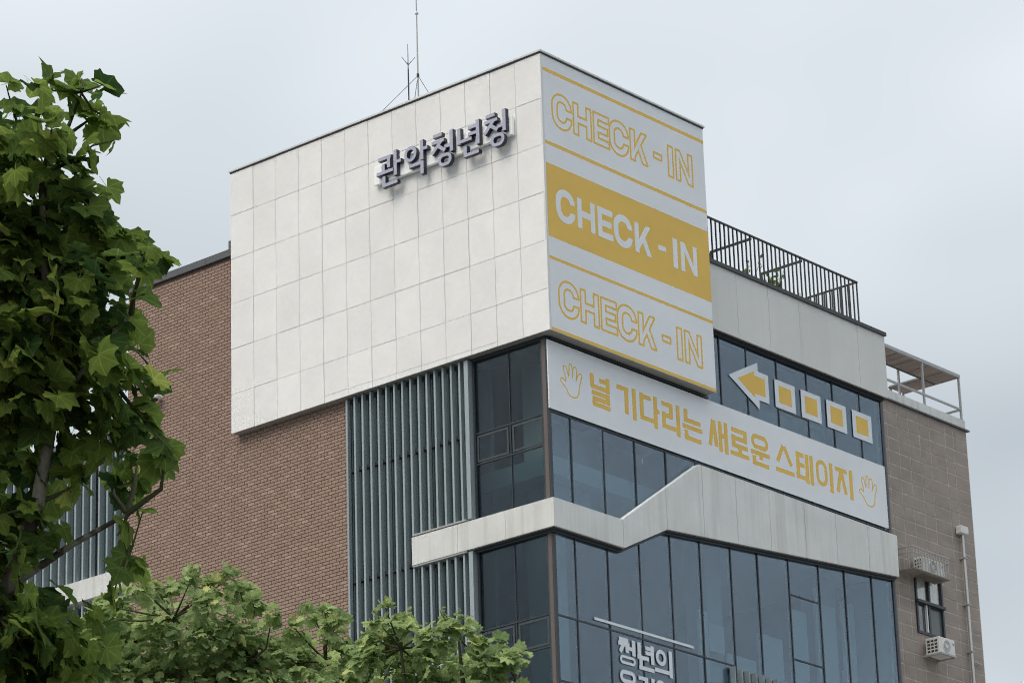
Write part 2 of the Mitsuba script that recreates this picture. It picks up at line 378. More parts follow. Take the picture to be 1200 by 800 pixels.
def strip(dz0, dz1, xa, xb, m, name):
    low = [(0.2, 19.97), (2.04, 19.97), (3.335, 20.60), (10.83, 21.22)]
    g = Polygon([(y, z - dz0) for y, z in low] + [(y, z - dz1) for y, z in reversed(low)])
    put(BE + '__' + name, right_face(g, xa, xb - xa), m)
strip(0.002, 0.030, RX - 0.02, RX + 0.10, 'dark_metal', 'drip_trim')
strip(0.032, 0.062, RX - 0.02, RX + 0.055, 'frame_metal', 'drip_trim')
block(BE + '__drip_trim', -2.03, RX + 0.10, 0.10, LY + 0.02, 19.940, 19.968, 'dark_metal')
block(BE + '__drip_trim', -2.03, RX + 0.055, 0.145, LY + 0.02, 19.908, 19.938, 'frame_metal')

# --- roof parapet right of the box
PA = OB + '__parapet'
jp = [4.90, 5.883, 6.913, 7.934, 8.96, 9.932, 10.90]
block(PA, -0.60, -0.112, 4.95, 10.88, 25.03, 26.36, 'joint')
for a, b in zip(jp[:-1], jp[1:]):
    block(PA + '__panel', -0.14, -0.10 + rnd.uniform(-.002, .002), a + 0.003, b - 0.003, 25.02, 26.365, 'parapet_panel')
block(PA + '__coping', -0.65, -0.06, 4.93, 10.93, 26.368, 26.445, 'dark_metal')
block(PA + '__drip_trim', RX - 0.1, RX + 0.09, 4.95, 10.88, 24.995, 25.018, 'dark_metal')
block(PA + '__drip_trim', RX - 0.1, RX + 0.045, 4.95, 10.86, 24.965, 24.993, 'frame_metal')

# --- rooms behind the glass
for z0, z1 in ((16.75, 17.1), (21.25, 21.6)):
    block(OB + '__floor_slab', -8.2, RX - 0.45, 0.75, 10.7, z0, z1, 'room_ceiling')
block(OB + '__room_wall', -6.6, -6.4, 0.6, 10.7, 13.0, 25.245, 'room_wall')
block(OB + '__room_wall', -6.4, RX - 0.1, 10.72, 10.80, 13.0, 25.246, 'room_wall')
block(OB + '__room_wall', -5.2, -2.2, 0.85, 0.95, 13.0, 25.245, 'room_wall')
for y in (1.25, 5.9, 9.7):
    block(OB + '__column', -1.75, -1.25, y, y + 0.5, 13.0, 25.245, 'room_ceiling')
for ya, yb, za, zb in ((5.46, 5.72, 17.1, 19.7), (5.75, 6.22, 18.95, 19.5), (6.32, 6.9, 17.1, 18.6), (6.32, 7.2, 18.75, 19.0), (7.35, 8.1, 17.6, 19.6), (8.4, 8.95, 17.1, 20.3), (9.28, 9.35, 17.1, 20.9), (9.42, 9.95, 17.1, 20.6), (10.2, 10.6, 17.1, 20.8)):
    block(OB + '__partition', -1.16, -1.10, ya, yb, za, zb, 'blind')
block(OB + '__partition', -1.05, -1.0, 1.0, 2.2, 20.7, 22.4, 'room_wall')
for ya, yb in ((5.5, 5.9), (7.5, 8.9), (9.3, 9.6)):
    block(OB + '__partition', -0.95, -0.90, ya, yb, 21.6, 24.2, 'room_wall')
put(OB + '__stair_rail', join([boxmesh(-2.2, -1.2, 8.4 + 0.26 * k, 8.7 + 0.26 * k, 17.1 + 0.17 * k, 17.2 + 0.17 * k) for k in range(8)] + [boxmesh(-1.22, -1.18, 8.4 + 0.26 * k, 8.43 + 0.26 * k, 17.2 + 0.17 * k, 18.2 + 0.17 * k) for k in range(8)]), 'blind')

# --- sunshade grille low on the right face
for k in range(10):
    y = 5.20 + 0.222 * k
    block(OB + '__sunshade__fin', RX + 0.012, RX + 0.13, y - 0.010, y + 0.010, 14.5, 18.345, 'fin_metal')
block(OB + '__sunshade__rail', RX + 0.006, RX + 0.011, 5.17, 7.25, 14.5, 18.33, 'louvre_glass')

# --- lower wing left of the brick wall
LW = OB + '__side_wing'
block(LW, -19.0, -11.27, LY + 0.35, 9.0, 0.0, 24.6, 'plain_wall')
for k in range(32):
    x = -11.36 - 0.235 * k
    for za, zb in ((21.66, 24.55), (16.5, 21.16)):
        block(LW + '__fin', x - 0.022, x + 0.022, LY - 0.01, LY + 0.10, za, zb, 'fin_metal')
for za, zb in ((21.68, 24.55), (16.5, 21.14)):
    for k in range(7):
        block(LW + '__pane', -11.3 - 1.1 * (k + 1) + 0.03, -11.3 - 1.1 * k - 0.03, LY + 0.24, LY + 0.25, za, zb, 'louvre_glass')
for k in range(5):
    block(LW + '__belt_panel', -11.28 - 1.55 * (k + 1), -11.286 - 1.55 * k, LY - 0.10, LY + 0.3, 21.2, 21.63, 'concrete')
block(LW + '__roof_edge', -19.0, -11.28, LY - 0.06, LY + 0.4, 24.56, 24.68, 'coping_metal')

# ------------------------------------------------------------------ check-in wrap on the box
def stroke_shape(data, wv, wh):
    g = []
    for s in data:
        if s[0] == 'O':
            _, cx, cz, hw, hh = s
            r = min(hw, hh) * 0.98
            outer = sbox(cx - hw + r, cz - hh + r, cx + hw - r, cz + hh - r).buffer(r, 12) if hw - r > 1e-4 and hh - r > 1e-4 else affinity.scale(Point(cx, cz).buffer(1, 16), hw, hh)
            inner = sbox(cx - hw, cz - hh, cx + hw, cz + hh).intersection(outer.buffer(-min(wv, wh, 0.62 * min(hw, hh))))
            g.append(outer.difference(inner))
            continue
        x0, z0, x1, z1 = s
        L = math.hypot(x1 - x0, z1 - z0)
        c = abs(x1 - x0) / L
        w = wh if c > 0.9 else (wv if c < 0.15 else (wv + wh) / 2)
        g.append(LineString([(x0, z0), (x1, z1)]).buffer(w / 2, cap_style=2))
    return unary_union(g).buffer(0.004, join_style=2).buffer(-0.004, join_style=2)

def check_glyphs(zb, h):
    s = 0.136
    zt = zb + h
    def rect(a, b, c, d): return sbox(a, c, b, d)
    def cee(a, b):
        o = 0.03
        r = (b - a) / 2 * 0.96
        outer = sbox(a + r, zb - o + r, b - r, zt + o - r).buffer(r, 12)
        inner = outer.buffer(-s)
        g = outer.difference(inner)
        return g.difference(sbox(a + s * 1.6, zb + h * 0.36, b + 0.1, zt - h * 0.36))
    def dee(pts): return Polygon([(p, zb + q * h) for p, q in pts])
    H = unary_union([rect(0.925, 1.05, zb, zt), rect(1.305, 1.43, zb, zt), rect(0.925, 1.43, zb + h / 2 - s * 0.47, zb + h / 2 + s * 0.47)])
    E_ = unary_union([rect(1.515, 1.64, zb, zt), rect(1.515, 1.955, zb, zb + s * 0.9), rect(1.515, 1.955, zt - s * 0.9, zt), rect(1.515, 1.915, zb + h / 2 - s * 0.45, zb + h / 2 + s * 0.45)])
    K = unary_union([rect(2.61, 2.735, zb, zt), dee([(2.70, 0.36), (2.95, 1.0), (3.09, 1.0), (2.72, 0.10)]), dee([(2.80, 0.56), (2.965, 0.0), (3.11, 0.0), (2.88, 0.72)])])
    N = unary_union([rect(4.01, 4.125, zb, zt), rect(4.395, 4.51, zb, zt), dee([(4.01, 1.0), (4.135, 1.0), (4.51, 0.0), (4.385, 0.0)])])
    return [cee(0.305, 0.855), H, E_, cee(1.985, 2.54), K, rect(3.32, 3.555, zb + h * 0.40, zb + h * 0.56), rect(3.77, 3.905, zb, zt), N]

CB = 'check_in_banner'
tag(CB, 'pale grey vinyl wrap printed with three rows of gold and white check-in lettering', 'banner')
X0 = 0.0
put(CB + '__sheet', boxmesh(-0.011, X0, 0.058, 4.915, 23.634, 29.098), 'vinyl')
for za, zb in ((28.78, 28.85), (27.305, 27.375), (25.03, 25.09), (23.637, 23.70)):
    block(CB + '__stripe', X0, X0 + 0.003, 0.060, 4.913, za, zb, 'gold_print')
band = sbox(0.060, 25.47, 4.913, 26.93)
put(CB + '__band', right_face(band, X0, 0.003), 'gold_print')
for g in check_glyphs(27.765, 0.625):
    put(CB + '__outlined_letter', right_face(g.buffer(0.006).boundary.buffer(0.0225, join_style=2), X0, 0.003), 'gold_print')
for g in check_glyphs(25.88, 0.60):
    put(CB + '__white_letter', right_face(g, X0 + 0.003, 0.003), 'vinyl')
for g in check_glyphs(24.03, 0.625):
    put(CB + '__outlined_letter', right_face(g.buffer(0.006).boundary.buffer(0.0225, join_style=2), X0, 0.003), 'gold_print')

# ------------------------------------------------------------------ long banner with gold lettering
BANNER = [[[1.42, 23.2, 1.42, 22.95], [1.38, 22.96, 1.84, 22.96], [1.63, 23.11, 1.86, 23.11], [1.87, 23.2, 1.87, 22.9], [1.4, 22.84, 1.92, 22.84], [1.86, 22.84, 1.86, 22.73], [1.42, 22.73, 1.92, 22.73], [1.47, 22.73, 1.47, 22.6], [1.43, 22.62, 1.93, 22.62]], [[2.13, 23.13, 2.48, 23.13], [2.41, 23.17, 2.41, 22.65], [2.64, 23.2, 2.64, 22.58]], [[2.81, 23.12, 3.14, 23.12], [2.86, 23.18, 2.86, 22.68], [2.81, 22.7, 3.26, 22.7], [3.27, 23.2, 3.27, 22.57], [3.31, 22.92, 3.39, 22.92]], [[3.46, 23.13, 3.8, 23.13], [3.74, 23.16, 3.74, 22.87], [3.46, 22.91, 3.79, 22.91], [3.52, 22.97, 3.52, 22.66], [3.47, 22.69, 3.96, 22.69], [3.95, 23.19, 3.95, 22.57]], [[4.19, 23.19, 4.19, 22.95], [4.13, 22.97, 4.64, 22.97], [4.08, 22.84, 4.69, 22.84], [4.19, 22.77, 4.19, 22.61], [4.13, 22.62, 4.65, 22.62]], [[5.03, 23.17, 4.92, 22.64], [5.05, 23.17, 5.12, 22.65], [5.25, 23.19, 5.25, 22.58], [5.43, 23.2, 5.43, 22.57], [5.24, 22.91, 5.43, 22.91]], [[5.6, 23.13, 6.1, 23.13], [6.04, 23.16, 6.04, 22.92], [5.6, 22.97, 6.09, 22.97], [5.67, 23.03, 5.67, 22.8], [5.61, 22.82, 6.11, 22.82], [5.86, 22.81, 5.86, 22.65], [5.55, 22.65, 6.14, 22.65]], [["O", 6.51, 23.06, 0.27, 0.15], [6.21, 22.83, 6.81, 22.83], [6.53, 22.81, 6.53, 22.71], [6.31, 22.76, 6.31, 22.6], [6.25, 22.61, 6.77, 22.61]], [[7.27, 23.17, 7.07, 22.82], [7.3, 23.16, 7.52, 22.81], [7.0, 22.65, 7.6, 22.65]], [[7.74, 23.17, 7.74, 22.65], [7.68, 23.12, 7.94, 23.12], [7.69, 22.91, 7.96, 22.91], [7.67, 22.66, 8.04, 22.66], [8.04, 23.17, 8.04, 22.57], [8.19, 23.18, 8.19, 22.57]], [["O", 8.53, 22.9, 0.19, 0.27], [8.85, 23.18, 8.85, 22.56]], [[8.99, 23.11, 9.39, 23.11], [9.18, 23.1, 9.05, 22.63], [9.2, 23.09, 9.33, 22.63], [9.52, 23.18, 9.52, 22.56]]]
HAND = [[1.005, 22.658], [0.94, 22.593], [0.797, 22.592], [0.721, 22.634], [0.68, 22.717], [0.593, 22.772], [0.511, 22.836], [0.52, 22.877], [0.566, 22.904], [0.621, 22.879], [0.671, 22.841], [0.65, 22.986], [0.595, 23.104], [0.625, 23.15], [0.67, 23.154], [0.712, 23.095], [0.755, 22.928], [0.766, 23.124], [0.78, 23.212], [0.811, 23.233], [0.848, 23.206], [0.861, 23.125], [0.854, 22.922], [0.873, 23.128], [0.91, 23.191], [0.945, 23.2], [0.988, 23.157], [0.982, 23.055], [0.951, 22.904], [1.016, 23.055], [1.076, 23.105], [1.128, 23.083], [1.116, 22.995], [1.05, 22.855], [1.032, 22.727]]
SB_ = 'stage_banner'
tag(SB_, 'long pale banner with gold lettering between two outlined hands, stretched below the box', 'banner')
XB = RX + 0.035
put(SB_ + '__sheet', boxmesh(RX + 0.013, XB, 0.178, 10.75, 22.235, 23.545), 'vinyl')
for s in BANNER:
    put(SB_ + '__letter', right_face(stroke_shape(s, 0.113, 0.087), XB, 0.003), 'gold_print')
def smooth_ring(pts, n=3):
    p = np.array(pts)
    for _ in range(n):
        q = np.roll(p, -1, 0)
        p = np.stack([0.75 * p + 0.25 * q, 0.25 * p + 0.75 * q], 1).reshape(-1, 2)
    return Polygon(p)
h1 = smooth_ring(HAND, 2)
for g in (h1, affinity.translate(h1, 9.285, -0.025)):
    put(SB_ + '__hand_outline', right_face(g.boundary.buffer(0.012), XB, 0.003), 'gold_print')
for y in (0.19, 2.8, 5.4, 8.0, 10.73):
    for z in (22.25, 23.53):
        block(SB_ + '__clip', RX + 0.011, XB + 0.004, y - 0.012, y + 0.012, z - 0.012, z + 0.012, 'pale_metal')

# ------------------------------------------------------------------ arrow and square stickers on the upper glass
XS = RX + 0.005
def sticker(key, outer, inner, lab, cat, group=None):
    tag(key, lab, cat, group)
    put(key + '__backing', right_face(Polygon(outer), XS, 0.004), 'sticker')
    put(key + '__centre', right_face(Polygon(inner), XS + 0.004, 0.003), 'gold_print')
sticker('arrow_sign', [(5.66, 24.25), (6.62, 24.74), (6.62, 24.55), (6.95, 24.55), (6.95, 23.96), (6.62, 23.96), (6.62, 23.77)],
        [(5.94, 24.25), (6.49, 24.53), (6.49, 24.44), (6.83, 24.44), (6.83, 24.07), (6.49, 24.07), (6.49, 23.98)],
        'gold arrow with white border pointing left on the blue glass', 'arrow sign')
words = ('first', 'second', 'third', 'last')
tails = ('next to the arrow head', 'two away from the arrow', 'just before the end one', 'at the far end beside the tiled wall')
for k, y in enumerate((7.155, 8.02, 8.88, 9.76)):
    key = numbered('square_sign')
    sticker(key, [(y, 23.96), (y + 0.665, 23.96), (y + 0.665, 24.54), (y, 24.54)], [(y + 0.125, 24.075), (y + 0.535, 24.075), (y + 0.535, 24.435), (y + 0.125, 24.435)],
            f'{words[k]} white-bordered gold square on the glass, {tails[k]}', 'square sign', 'gold squares trailing behind the arrow')

# ------------------------------------------------------------------ lettering on the lower glass
WINTXT = [[[1.93, 18.29, 2.19, 18.29], [1.9, 18.21, 2.22, 18.21], [2.05, 18.2, 1.95, 18.05], [2.15, 18.19, 2.15, 18.06], [2.19, 18.15, 2.32, 18.15], [2.34, 18.32, 2.34, 18.03], ["O", 2.16, 17.92, 0.22, 0.08]], [[2.5, 18.32, 2.5, 18.04], [2.44, 18.05, 2.77, 18.05], [2.68, 18.25, 2.87, 18.25], [2.68, 18.16, 2.86, 18.16], [2.88, 18.32, 2.88, 17.97], [2.54, 18.01, 2.54, 17.85], [2.48, 17.86, 2.92, 17.86]], [["O", 3.13, 18.15, 0.15, 0.15], [2.94, 17.9, 3.43, 17.9], [3.41, 18.32, 3.41, 17.82]], [["O", 2.14, 17.61, 0.22, 0.12]], [[2.45, 17.66, 2.71, 17.66], [2.67, 17.68, 2.67, 17.46], [2.86, 17.71, 2.86, 17.37]], [["O", 3.09, 17.58, 0.15, 0.14]]]
WT = 'window_lettering'
tag(WT, 'white lettering under a thin white line on the lower blue glass', 'window lettering')
for s in WINTXT:
    put(WT + '__letter', right_face(stroke_shape(s, 0.092, 0.074), XS, 0.003), 'sticker')
block(WT + '__line', XS, XS + 0.003, 1.25, 4.12, 18.505, 18.555, 'sticker')

# ------------------------------------------------------------------ channel letter sign on the white box
SIGN = [[[-3.94, 28.07, -3.61, 28.07], [-3.67, 28.08, -3.67, 27.85], [-3.81, 27.95, -3.81, 27.78], [-3.99, 27.78, -3.56, 27.78], [-3.5, 28.16, -3.5, 27.64], [-3.5, 27.91, -3.35, 27.91], [-3.8, 27.7, -3.8, 27.47], [-3.83, 27.51, -3.45, 27.51]], [["O", -3.11, 27.95, 0.16, 0.16], [-2.82, 28.16, -2.82, 27.75], [-2.81, 27.97, -2.67, 27.97], [-3.15, 27.7, -2.78, 27.7], [-2.82, 27.72, -2.82, 27.46]], [[-2.53, 28.12, -2.3, 28.12], [-2.57, 27.99, -2.25, 27.99], [-2.32, 27.99, -2.57, 27.77], [-2.39, 27.89, -2.23, 27.76], [-2.25, 27.84, -2.08, 27.84], [-2.07, 28.14, -2.07, 27.7], ["O", -2.24, 27.58, 0.17, 0.13]], [[-1.88, 28.09, -1.88, 27.76], [-1.93, 27.81, -1.56, 27.81], [-1.65, 28.03, -1.41, 28.03], [-1.65, 27.9, -1.41, 27.9], [-1.41, 28.14, -1.41, 27.64], [-1.73, 27.69, -1.73, 27.47], [-1.77, 27.5, -1.39, 27.5]], [[-1.21, 28.11, -0.98, 28.11], [-1.24, 28.0, -0.92, 28.0], [-1.0, 28.01, -1.25, 27.77], [-1.07, 27.89, -0.92, 27.78], [-0.93, 27.84, -0.77, 27.84], [-0.76, 28.15, -0.76, 27.71], ["O", -0.93, 27.58, 0.17, 0.13]]]
CS = 'channel_letter_sign'
tag(CS, 'five grey dark-sided channel letters on a white board high on the white box', 'sign')
put(CS + '__board', bevelbox(-4.14, -0.645, -0.10, -0.03, 27.63, 28.015, 0.008), 'sign_board')
for s in SIGN:
    g = stroke_shape(s, 0.086, 0.072)
    k = put(CS + '__letter', left_face(g, -0.104, 0.086), 'letter_side')
    put(k + '__face', left_face(g.buffer(-0.004), -0.190, 0.004), 'letter_face')

# ------------------------------------------------------------------ roof things on the white box
AM = 'antenna_mast'
tag(AM, 'tall thin steel antenna mast with a small round fitting near its tip', 'antenna')
mx, my_ = -5.27, 2.5
put(AM + '__pole', tube([(mx, my_, 28.7), (mx, my_, 31.4), (mx, my_, 33.4)], [0.021, 0.016, 0.010], 10), 'galvanised', 40)
put(AM + '__collar', tube([(mx, my_, 31.13), (mx, my_, 31.2)], 0.028, 10), 'dark_metal', 40)
put(AM + '__fitting', trimesh.creation.icosphere(subdivisions=2, radius=0.04).apply_translation([mx, my_, 32.55]), 'pale_metal', True)
for e in ((-6.9, 3.6, 28.8), (-4.45, 3.6, 28.8), (-6.1, 0.6, 28.8)):
    put(AM + '__guy_wire', tube([(mx, my_, 31.16), e], 0.006, 5), 'dark_metal')
LR = 'lightning_rod'
tag(LR, 'short dark rod with a three-pronged top beside the tall mast', 'lightning rod')
lx = -5.53
put(LR + '__pole', tube([(lx, 2.5, 28.7), (lx, 2.5, 31.40)], [0.018, 0.014], 8), 'dark_metal', 40)
put(LR + '__prong', tube([(lx, 2.5, 31.40), (lx, 2.5, 31.95)], [0.010, 0.005], 6), 'dark_metal')
for a in (0.3, 2.4, 4.5):
    put(LR + '__prong', tube([(lx, 2.5, 31.48), (lx + 0.16 * math.cos(a), 2.5 + 0.16 * math.sin(a), 31.62)], [0.008, 0.005], 6), 'dark_metal')

# post and small vent on the brick roof
RV = 'roof_vent'
tag(RV, 'small pale box standing on the brick roof edge against the white box', 'vent')
put(RV + '__case', boxmesh(-8.44, -8.16, LY + 0.10, LY + 0.40, 27.58, 27.83), 'pale_metal')
put(RV + '__corner', boxmesh(-8.46, -8.40, LY + 0.08, LY + 0.14, 27.58, 27.84), 'coping_metal')

# ------------------------------------------------------------------ roof railing
RR = 'roof_railing'
tag(RR, 'black metal bar railing standing on the roof parapet right of the box', 'railing')
rx, ye = -0.25, 10.25
block(RR + '__top_rail', rx - 0.022, rx + 0.022, 4.95, ye + 0.02, 27.405, 27.435, 'dark_metal')
block(RR + '__bottom_rail', rx - 0.022, rx + 0.022, 4.95, ye + 0.02, 26.50, 26.53, 'dark_metal')
nb = 37
for k in range(nb):
    y = ye - k * 0.1395
    block(RR + '__bar', rx - 0.014, rx + 0.014, y - 0.011, y + 0.011, 26.446, 27.404, 'dark_metal')
block(RR + '__top_rail', -5.0, rx - 0.024, ye - 0.022, ye + 0.018, 27.404, 27.434, 'dark_metal')
for k in range(1, 14):
    x = rx - 0.02 - k * 0.20
    block(RR + '__bar', x - 0.014, x + 0.014, ye - 0.013, ye + 0.009, 26.0, 27.402, 'dark_metal')
for y in (6.70, 8.385):
    block(RR + '__stay', -1.30, rx - 0.025, y - 0.018, y + 0.018, 27.355, 27.40, 'dark_metal')
    block(RR + '__stay_post', -1.31, -1.27, y - 0.02, y + 0.02, 25.6, 27.354, 'dark_metal')

# ------------------------------------------------------------------ dome camera on the brick wall
DC = 'security_camera'
tag(DC, 'small white dome security camera fixed to the brick wall beside the leaves', 'camera')
put(DC + '__mount', tube([(-10.29, LY - 0.005, 24.97), (-10.29, LY - 0.11, 24.97)], 0.055, 14), 'pale_metal', 40)
put(DC + '__housing', trimesh.creation.icosphere(subdivisions=2, radius=0.085).apply_translation([-10.29, LY - 0.15, 24.95]), 'pale_metal', True)
put(DC + '__lens', trimesh.creation.icosphere(subdivisions=2, radius=0.062).apply_translation([-10.285, LY - 0.165, 24.905]), 'dark_plastic', True)

# ------------------------------------------------------------------ neighbouring tiled building
NB = 'tiled_building'
tag(NB, 'narrow neighbouring building clad in brown stone tiles behind the glass block', 'building')
TX = -0.36
NW = NB + '__wall'
put(NW, boxmesh(-9.0, TX, 10.91, 14.115, 0.0, 25.12), 'sealant')
wy0, wy1, wz0, wz1 = 11.725, 12.70, 20.29, 21.58
zrow = 17.0
prs = np.random.default_rng(5)
ycuts = [10.93, 11.17, 11.55, 11.94, 12.33, 12.72, 13.29, 13.60, 14.108]
tiles = []
for r in range(29):
    z0 = zrow + r * 0.2815
    z1 = min(z0 + 0.2815, 25.115)
    for a, b in zip(ycuts[:-1], ycuts[1:]):
        ja, jb, jc, jd = prs.uniform(0.012, 0.016, 4)
        g = sbox(a + ja, z0 + jc, b - jb, z1 - jd).difference(sbox(wy0 - 0.02, wz0 - 0.02, wy1 + 0.02, wz1 + 0.02))
        for p in polys(g):
            if p.area > 0.012:
                put(NW + '__tile', right_face(p, TX - 0.004, 0.008 + prs.uniform(0, 0.004)), 'stone_tile')
block(NB + '__ledge', -9.0, TX + 0.06, 10.95, 14.18, 25.122, 25.155, 'coping_metal')
block(NB + '__parapet', TX - 0.25, TX + 0.012, 10.95, 14.09, 25.157, 25.365, 'concrete')
block(NB + '__parapet', -9.0, TX - 0.26, 13.85, 14.088, 25.157, 25.365, 'concrete')
# window
WN = NB + '__window'
put(WN, right_face(sbox(wy0, wz0, wy1, wz1).difference(unary_union([sbox(wy0 + .05, 21.0, 12.185, wz1 - .05), sbox(12.235, 21.0, wy1 - .05, wz1 - .05), sbox(wy0 + .05, wz0 + .05, 12.14, 20.91), sbox(12.20, wz0 + .05, wy1 - .05, 20.91)])), TX - 0.03, 0.07), 'frame_metal')
block(WN + '__sill', TX + 0.01, TX + 0.09, wy0 - 0.01, wy1 + 0.01, 20.925, 20.985, 'frame_metal')
for a, b, z0, z1, m in ((wy0 + .05, 12.185, 21.0, wz1 - .05, 'clear_glass'), (12.235, wy1 - .05, 21.0, wz1 - .05, 'clear_glass'), (wy0 + .05, 12.14, wz0 + .05, 20.91, 'clear_glass'), (12.20, wy1 - .05, wz0 + .05, 20.91, 'dull_pane')):
    block(WN + '__pane', TX - 0.012, TX - 0.008, a, b, z0, z1, m)
block(WN + '__sash_bar', TX + 0.0, TX + 0.05, 12.05, 12.085, wz0 + .05, 20.91, 'pale_metal')
def curtain_mesh(y0, y1, z0, z1, x):
    n = 40
    y = np.linspace(y0, y1, n)
    xx = x + 0.012 * np.sin(np.linspace(0, 16 * math.pi, n))
    v = np.vstack([np.stack([xx, y, np.full(n, z0)], 1), np.stack([xx, y, np.full(n, z1)], 1)])
    f = [[i, i + 1, n + i + 1] for i in range(n - 1)] + [[i, n + i + 1, n + i] for i in range(n - 1)]
    return trimesh.Trimesh(v, f, process=False)
GMc = curtain_mesh(wy0 + .03, wy1 - .03, 20.95, wz1 - .03, TX - 0.03)
# the wall is opened behind the window so that the panes look into a shallow recess
scene.pop(NW)
count[NW] = 0
hole = sbox(10.91, 0.0, 14.115, 25.12).difference(sbox(wy0 + .02, wz0 + .02, wy1 - .02, wz1 - .02))
put(NW, join([right_face(hole, TX - 0.4, 0.4), boxmesh(-9.0, TX - 0.41, 10.911, 14.114, 0.0, 25.118)]), 'sealant')
put(WN + '__curtain', GMc, 'curtain')

# grille balcony over the window with an outdoor unit inside
GB = 'window_guard'
tag(GB, 'small steel bar cage bracketed to the tiled wall above the window', 'guard cage')
gx0, gx1, gy0, gy1, gz0, gz1 = TX + 0.02, 0.06, 11.12, 12.46, 21.44, 21.90
for k in range(9):
    x = gx0 + 0.02 + k * (gx1 - gx0 - 0.03) / 8
    block(GB + '__tray_slat', x - 0.012, x + 0.012, gy0 + 0.002, gy1 - 0.002, gz0 - 0.008, gz0 + 0.012, 'rusty_metal')
def rail_ring(z, w):
    return join([boxmesh(gx1 - w, gx1, gy0, gy1, z - w / 2, z + w / 2), boxmesh(gx0, gx1 - w, gy0, gy0 + w, z - w / 2, z + w / 2), boxmesh(gx0, gx1 - w, gy1 - w, gy1, z - w / 2, z + w / 2)])
put(GB + '__rail', rail_ring(gz1, 0.026), 'cage_metal')
put(GB + '__rail', rail_ring(gz1 - 0.12, 0.016), 'cage_metal')
for k in range(13):
    y = gy0 + 0.05 + k * (gy1 - gy0 - 0.1) / 12
    block(GB + '__bar', gx1 - 0.015, gx1 - 0.002, y - 0.0085, y + 0.0085, gz0 + 0.016, gz1 - 0.012, 'cage_metal')
for k in range(3):
    x = gx0 + 0.06 + 0.12 * k
    for y in (gy0 + 0.012, gy1 - 0.012):
        block(GB + '__bar', x - 0.008, x + 0.008, y - 0.008, y + 0.008, gz0 + 0.016, gz1 - 0.012, 'cage_metal')

def outdoor_unit(key, x0, x1, y0, y1, z0, z1, lab):
    tag(key, lab, 'air conditioner', 'outdoor air conditioner units on the tiled wall')
    put(key + '__case', bevelbox(x0, x1, y0, y1, z0, z1, 0.012), 'plastic')
    cy, cz, r = y0 + (y1 - y0) * 0.46, (z0 + z1) / 2, (z1 - z0) * 0.40
    ring = Point(cy, cz).buffer(r, 16).difference(Point(cy, cz).buffer(r * 0.9, 16))
    put(key + '__fan_ring', right_face(ring, x1, 0.012), 'pale_metal')
    put(key + '__fan_opening', right_face(Point(cy, cz).buffer(r * 0.9, 16).difference(Point(cy, cz).buffer(r * 0.3, 12)), x1, 0.004), 'grey_plastic')
    put(key + '__hub', right_face(Point(cy, cz).buffer(r * 0.3, 12), x1, 0.014), 'pale_metal')
    for k in range(4):
        rr = r * (0.4 + 0.13 * k)
        put(key + '__grille_wire', right_face(Point(cy, cz).buffer(rr + 0.003, 12).difference(Point(cy, cz).buffer(rr - 0.003, 12)), x1 + 0.006, 0.004), 'pale_metal')
    for a in range(4):
        for b in range(3):
            za, xa = z0 + (z1 - z0) * (0.12 + 0.2 * a), x0 + (x1 - x0) * (0.14 + 0.26 * b)
            block(key + '__side_vent', xa, xa + (x1 - x0) * 0.19, y0 - 0.003, y0 + 0.004, za, za + (z1 - z0) * 0.13, 'dark_plastic')
    block(key + '__label', x1, x1 + 0.003, y1 - 0.09, y1 - 0.03, z1 - 0.12, z1 - 0.07, 'grey_plastic')
outdoor_unit('outdoor_unit', TX + 0.10, -0.03, 11.60, 12.38, 21.46, 21.80, 'grey white outdoor unit standing inside the bar cage above the window')
outdoor_unit('outdoor_unit_001', TX + 0.08, 0.06, 11.86, 12.42, 19.81, 20.16, 'white outdoor unit with round fan hung on the tiles below the window')
put('outdoor_unit_001__bracket', join([boxmesh(TX + 0.0, 0.10, 11.86, 11.90, 19.79, 19.828), boxmesh(TX + 0.0, 0.10, 12.36, 12.40, 19.79, 19.828), boxmesh(0.06, 0.10, 11.90, 12.36, 19.79, 19.827)]), 'galvanised')

DP = 'rain_pipe'
tag(DP, 'steel rain pipe with a square hopper running down the tiled wall', 'drainpipe')
put(DP + '__hopper', bevelbox(TX + 0.02, -0.19, 13.39, 13.66, 22.71, 22.88, 0.015), 'pale_metal')
put(DP + '__pipe', tube([(-0.27, 13.53, 22.70), (-0.27, 13.53, 18.0), (-0.27, 13.53, 0.0)], 0.034, 12), 'steel_pipe', 40)
for z in (22.2, 21.2, 20.2, 19.2, 18.2):
    block(DP + '__bracket', TX + 0.01, -0.22, 13.475, 13.585, z - 0.015, z + 0.015, 'galvanised')
put(DP + '__side_pipe', tube([(-0.30, 13.62, 20.02), (-0.30, 13.95, 20.0)], 0.015, 8), 'galvanised', 40)

